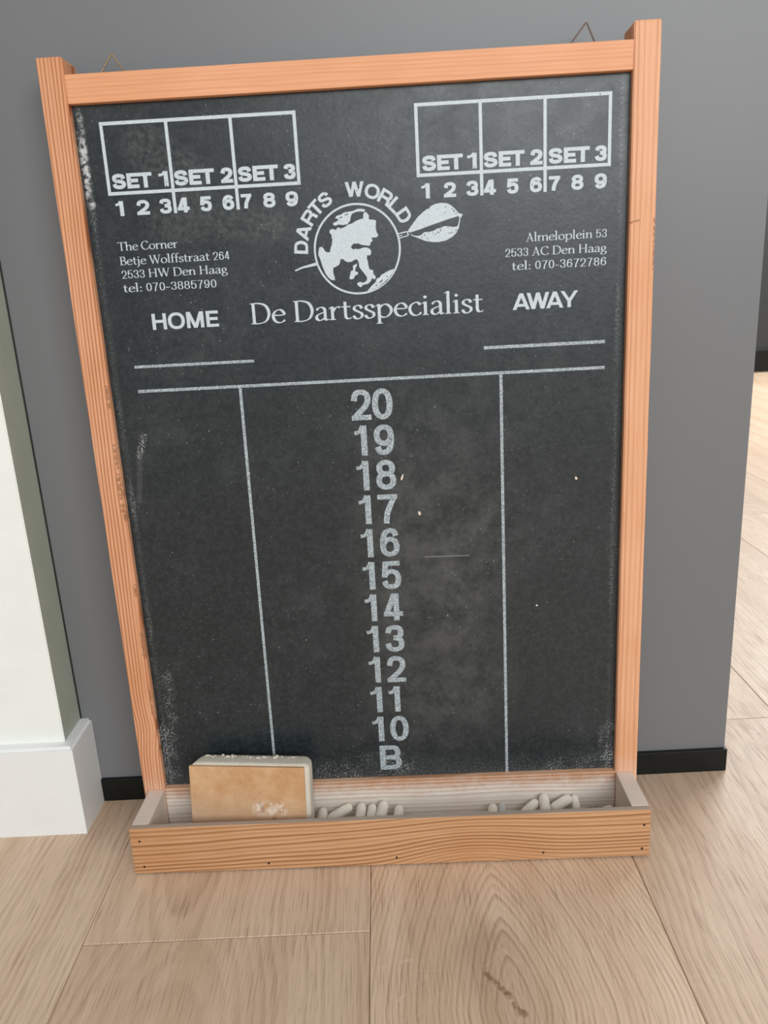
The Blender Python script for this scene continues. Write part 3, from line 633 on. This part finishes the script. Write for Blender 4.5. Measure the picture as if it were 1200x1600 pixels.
# --- wire hangers behind the top rail
def hanger(pts, col):
    cu = bpy.data.curves.new('hanger', 'CURVE'); cu.dimensions = '3D'; cu.bevel_depth = 0.00062; cu.bevel_resolution = 3
    sp = cu.splines.new('POLY'); sp.points.add(len(pts) - 1)
    for p, q in zip(sp.points, pts): p.co = (*q, 1)
    tmp = bpy.data.objects.new('tmp', cu); COL.objects.link(tmp)
    me = bpy.data.meshes.new_from_object(tmp.evaluated_get(bpy.context.evaluated_depsgraph_get()))
    bpy.data.objects.remove(tmp)
    o = bpy.data.objects.new('hanger', me); COL.objects.link(o); o.parent = sb
    me.materials.clear(); me.materials.append(plain('hanger_wire', lin(*col), 0.35, 0.5, 0.15, 400, 0.8))
    for f in me.polygons: f.use_smooth = True
for (l, a, r_, col) in (((-197.9, 693.8), (-189.4, 704.3), (-182.7, 693.9), (176, 146, 112)), ((178.6, 692.2), (189.9, 705.6), (196.4, 692.5), (108, 88, 78))):
    ex = lambda p, q, t: (p[0] + (p[0] - q[0]) * t, p[1] + (p[1] - q[1]) * t)
    l2, r2 = ex(l, a, 1.3), ex(r_, a, 1.3)
    ax, az = a
    P_ = [l2, l, (ax - 1.1, az - 1.2), (ax - .4, az - .3), (ax + .4, az - .3), (ax + 1.1, az - 1.3), r_, r2]
    hanger([(x / 1000, 0.0245 + (0.0 if i in (0, 7) else 0.002), z / 1000) for i, (x, z) in enumerate(P_)], col)
for x in (-0.1903, 0.1885):
    boxo('hanger_plate', (x - 0.012, x + 0.012, 0.0216, 0.0262, 0.664, 0.681), plain('plate_steel', lin(120, 110, 100), 0.4, 0.5, 0.1, 200, 0.8), sb, 0.0005, 1)

# ------------------------------------------------------------------ eraser standing in the tray
er = bpy.data.objects.new('board_eraser', None); COL.objects.link(er)
tag(er, 'brown hardboard-backed felt board eraser standing upright in the left of the chalk tray', 'eraser')
felt = NT('worn_felt', 0.95, 0.1)
fn = felt.noise(scale=600, detail=4, rough=0.7); fb = felt.noise(scale=40, detail=3)
felt.color(felt.mix(felt.smooth(fn, 0.3, 0.7), felt.ramp(fb, [(0.3, lin(206, 192, 170)), (0.7, lin(222, 212, 194))]), lin(232, 224, 210)))
felt.bump(fn, 0.5, 0.0008)
hb = NT('brown_hardboard', 0.6, 0.3)
h1 = hb.noise(scale=42, detail=5, rough=0.7); h2 = hb.noise(scale=700, detail=3, rough=0.7); h3 = hb.noise(scale=16, detail=3)
hc = hb.ramp(h1, [(0.3, lin(190, 140, 92)), (0.7, lin(216, 176, 136))])
hc = hb.mix(hb.smooth(h2, 0.55, 0.72, 0, 0.35), hc, lin(218, 190, 158))
lowz = hb.smooth(hb.add(hb.z, hb.mul(hb.sub(h3, 0.5), 0.05)), 0.015, 0.055, 0.55, 0.0)
hc = hb.mix(lowz, hc, lin(206, 180, 154))
hc = hb.mix(hb.mul(hb.seg(hb.x, hb.z, (0.012, 0.036), (0.030, 0.035), 0.010), hb.smooth(hb.noise(scale=170, detail=4, rough=0.7), 0.40, 0.60)), hc, lin(232, 212, 192))
hc = hb.mix(hb.mul(hb.seg(hb.x, hb.z, (0.0115, 0.041), (0.015, 0.033), 0.0026), hb.mul(hb.smooth(h2, 0.35, 0.6), 0.6)), hc, lin(128, 96, 72))
hc = hb.mix(hb.mul(hb.seg(hb.x, hb.z, (0.024, 0.0245), (0.0225, 0.0225), 0.0035), 0.5), hc, lin(150, 92, 50))
hb.color(hc)
EW, EH = 0.0548, 0.0775
bm = bmesh.new(); r = random.Random(2)
def felt_ring(y, inset, rad):
    """rounded outline of the block at depth y"""
    x0, x1, z1 = -EW + 0.0012 + inset, EW + 0.0036 - inset, EH - inset
    P_ = [(x0, 0.0)] + [(x0, z1 * k / 6) for k in range(1, 6)]
    P_ += [(x0 + rad - rad * math.cos(t), z1 - rad + rad * math.sin(t)) for t in [math.pi / 2 * k / 5 for k in range(6)]]
    P_ += [(x0 + rad + (x1 - x0 - 2 * rad) * k / 14, z1) for k in range(1, 14)]
    P_ += [(x1 - rad + rad * math.sin(t), z1 - rad + rad * math.cos(t)) for t in [math.pi / 2 * k / 5 for k in range(6)]]
    P_ += [(x1, z1 * k / 6) for k in range(5, 0, -1)] + [(x1, 0.0)]
    j = lambda: r.uniform(-1, 1) * 0.0002
    return [bm.verts.new((x + j(), y + j(), z + (j() if z > 0 else 0))) for x, z in P_]
rings = [felt_ring(y, i_, rd) for y, i_, rd in ((-0.0135, 0.0, 0.0030), (-0.008, 0.0, 0.0045), (-0.002, 0.0002, 0.0055), (0.004, 0.0005, 0.0065), (0.0085, 0.0012, 0.0070), (0.0106, 0.0026, 0.0075), (0.0115, 0.0050, 0.0080))]
for p, q in zip(rings, rings[1:]):
    for i in range(len(p)): bm.faces.new((p[i], p[(i + 1) % len(p)], q[(i + 1) % len(p)], q[i]))
bm.faces.new(rings[0]); bm.faces.new(rings[-1][::-1])
bmesh.ops.recalc_face_normals(bm, faces=bm.faces)
link('felt_body', bm, felt.m, er, True)
bm = bmesh.new(); box(bm, -EW, EW, -0.0170, -0.0136, 0.0, EH - 0.0008, 0.0006, 2)
bmesh.ops.recalc_face_normals(bm, faces=bm.faces)
link('backing_board', bm, hb.m, er)
bm = bmesh.new(); r = random.Random(9)
for i in range(46):
    x = r.uniform(-EW + 0.009, EW - 0.003); s_ = r.uniform(0.0005, 0.0013) * (1.5 if i % 9 == 0 else 1)
    g = bmesh.ops.create_icosphere(bm, subdivisions=1, radius=s_)
    bmesh.ops.transform(bm, matrix=Matrix.Translation((x, r.uniform(0.001, 0.0065), EH - 0.0002 + r.uniform(-.0004, .0002))) @ Matrix.Diagonal((1.4, 1, .8, 1)), verts=g['verts'])
o_ = link('felt_tuft', bm, felt.m, er, True); tag(o_, kind='stuff')
ang = math.radians(-7.0)
er.matrix_world = MB @ Matrix.Translation((-0.1303, -0.0252, 0.0124)) @ Matrix.Rotation(math.radians(0.4), 4, 'Y') @ Matrix.Rotation(math.radians(-5.0), 4, 'Z') @ Matrix.Rotation(ang, 4, 'X')

# ------------------------------------------------------------------ chalk
chalk_m = NT('white_chalk', 0.9, 0.15)
q = chalk_m.noise(scale=160, detail=4, rough=0.6)
chalk_m.color(chalk_m.ramp(q, [(0.3, lin(236, 228, 212)), (0.65, lin(248, 242, 230))])); chalk_m.bump(q, 0.4, 0.0008)
grey_chalk = plain('grey_dusty_chalk', lin(205, 207, 203), 0.9, 0.15, 0.12, 160, bump=0.4)
def chalk(a, b, r, label, mat=None, seed=0):
    """a worn stick with rounded ends from a to b (u, n, v in mm, board frame)"""
    A = MB @ Vector((a[0] / 1000, -a[1] / 1000, a[2] / 1000)); B = MB @ Vector((b[0] / 1000, -b[1] / 1000, b[2] / 1000))
    L = (B - A).length; r /= 1000; rr = random.Random(seed); bm = bmesh.new(); rings = []
    prof = [(-r * .98, .25), (-r * .82, .58), (-r * .5, .86), (0, 1.0), (L * .33, 1.02), (L * .66, .99), (L, .97), (L + r * .5, .84), (L + r * .82, .55), (L + r * .98, .22)]
    for z, k in prof:
        ring = []
        for i in range(16):
            t = 2 * math.pi * i / 16; q_ = r * k * (1 + rr.uniform(-.035, .035))
            ring.append(bm.verts.new((q_ * math.cos(t), q_ * math.sin(t), z - L / 2)))
        rings.append(ring)
    for p, q_ in zip(rings, rings[1:]):
        for i in range(16): bm.faces.new((p[i], p[(i + 1) % 16], q_[(i + 1) % 16], q_[i]))
    bm.faces.new(rings[0][::-1]); bm.faces.new(rings[-1])
    o = link('chalk_stick', bm, mat or chalk_m.m, None, True)
    d = (B - A).normalized()
    o.matrix_world = Matrix.Translation((A + B) / 2) @ d.to_track_quat('Z', 'Y').to_matrix().to_4x4()
    tag(o, label, 'chalk', 'chalk stubs in the tray'); return o
chalk((-66, 42, 16), (-65.5, 9, 22.2), 4.9, 'white chalk stub end-on right beside the eraser', seed=1)
chalk((-56, 14, 19.5), (-41, 7, 24.6), 4.8, 'long white chalk stub lying sideways, second from the eraser', seed=2)
chalk((-30.5, 40, 16.5), (-27.6, 8, 25.0), 4.9, 'white chalk stub leaning right of the long sideways one, third from the eraser', seed=3)
chalk((-20.5, 36, 16.5), (-17.0, 8, 23.8), 4.7, 'white chalk stub in the left row, fourth from the eraser', seed=4)
chalk((-12, 34, 17), (-6, 7, 25.6), 5.2, 'tallest white chalk stub of the left row, fifth from the eraser', seed=5)
chalk((6, 38, 16.2), (9, 9, 21.8), 4.8, 'white chalk stub at the right end of the left row, standing apart', seed=6)
chalk((98, 36, 16.2), (100.3, 10, 19.8), 4.9, 'leftmost white chalk stub of the right-hand cluster', seed=7)
chalk((108.5, 30, 16), (109.3, 9, 21.0), 3.6, 'thin grey chalk stub second in the right-hand cluster', grey_chalk, 8)
chalk((131.5, 14, 17.5), (141, 8, 22.0), 4.9, 'white chalk stub sloping up towards the tallest one of the right-hand cluster', seed=9)
chalk((149.5, 34, 17), (150.2, 7, 26.2), 5.2, 'tallest upright white chalk stub in the right-hand cluster', seed=10)
chalk((160, 12, 20.5), (172.5, 7, 25.0), 4.9, 'long white chalk stub lying sideways in the right-hand cluster', seed=11)
chalk((180.3, 13, 20), (180.0, 7, 25.6), 3.8, 'short white chalk stub at the right end of the right-hand cluster', seed=12)
chalk((208, 13, 15.5), (213, 11, 15.8), 3.6, 'small white chalk crumb alone in the right corner of the tray', seed=13)
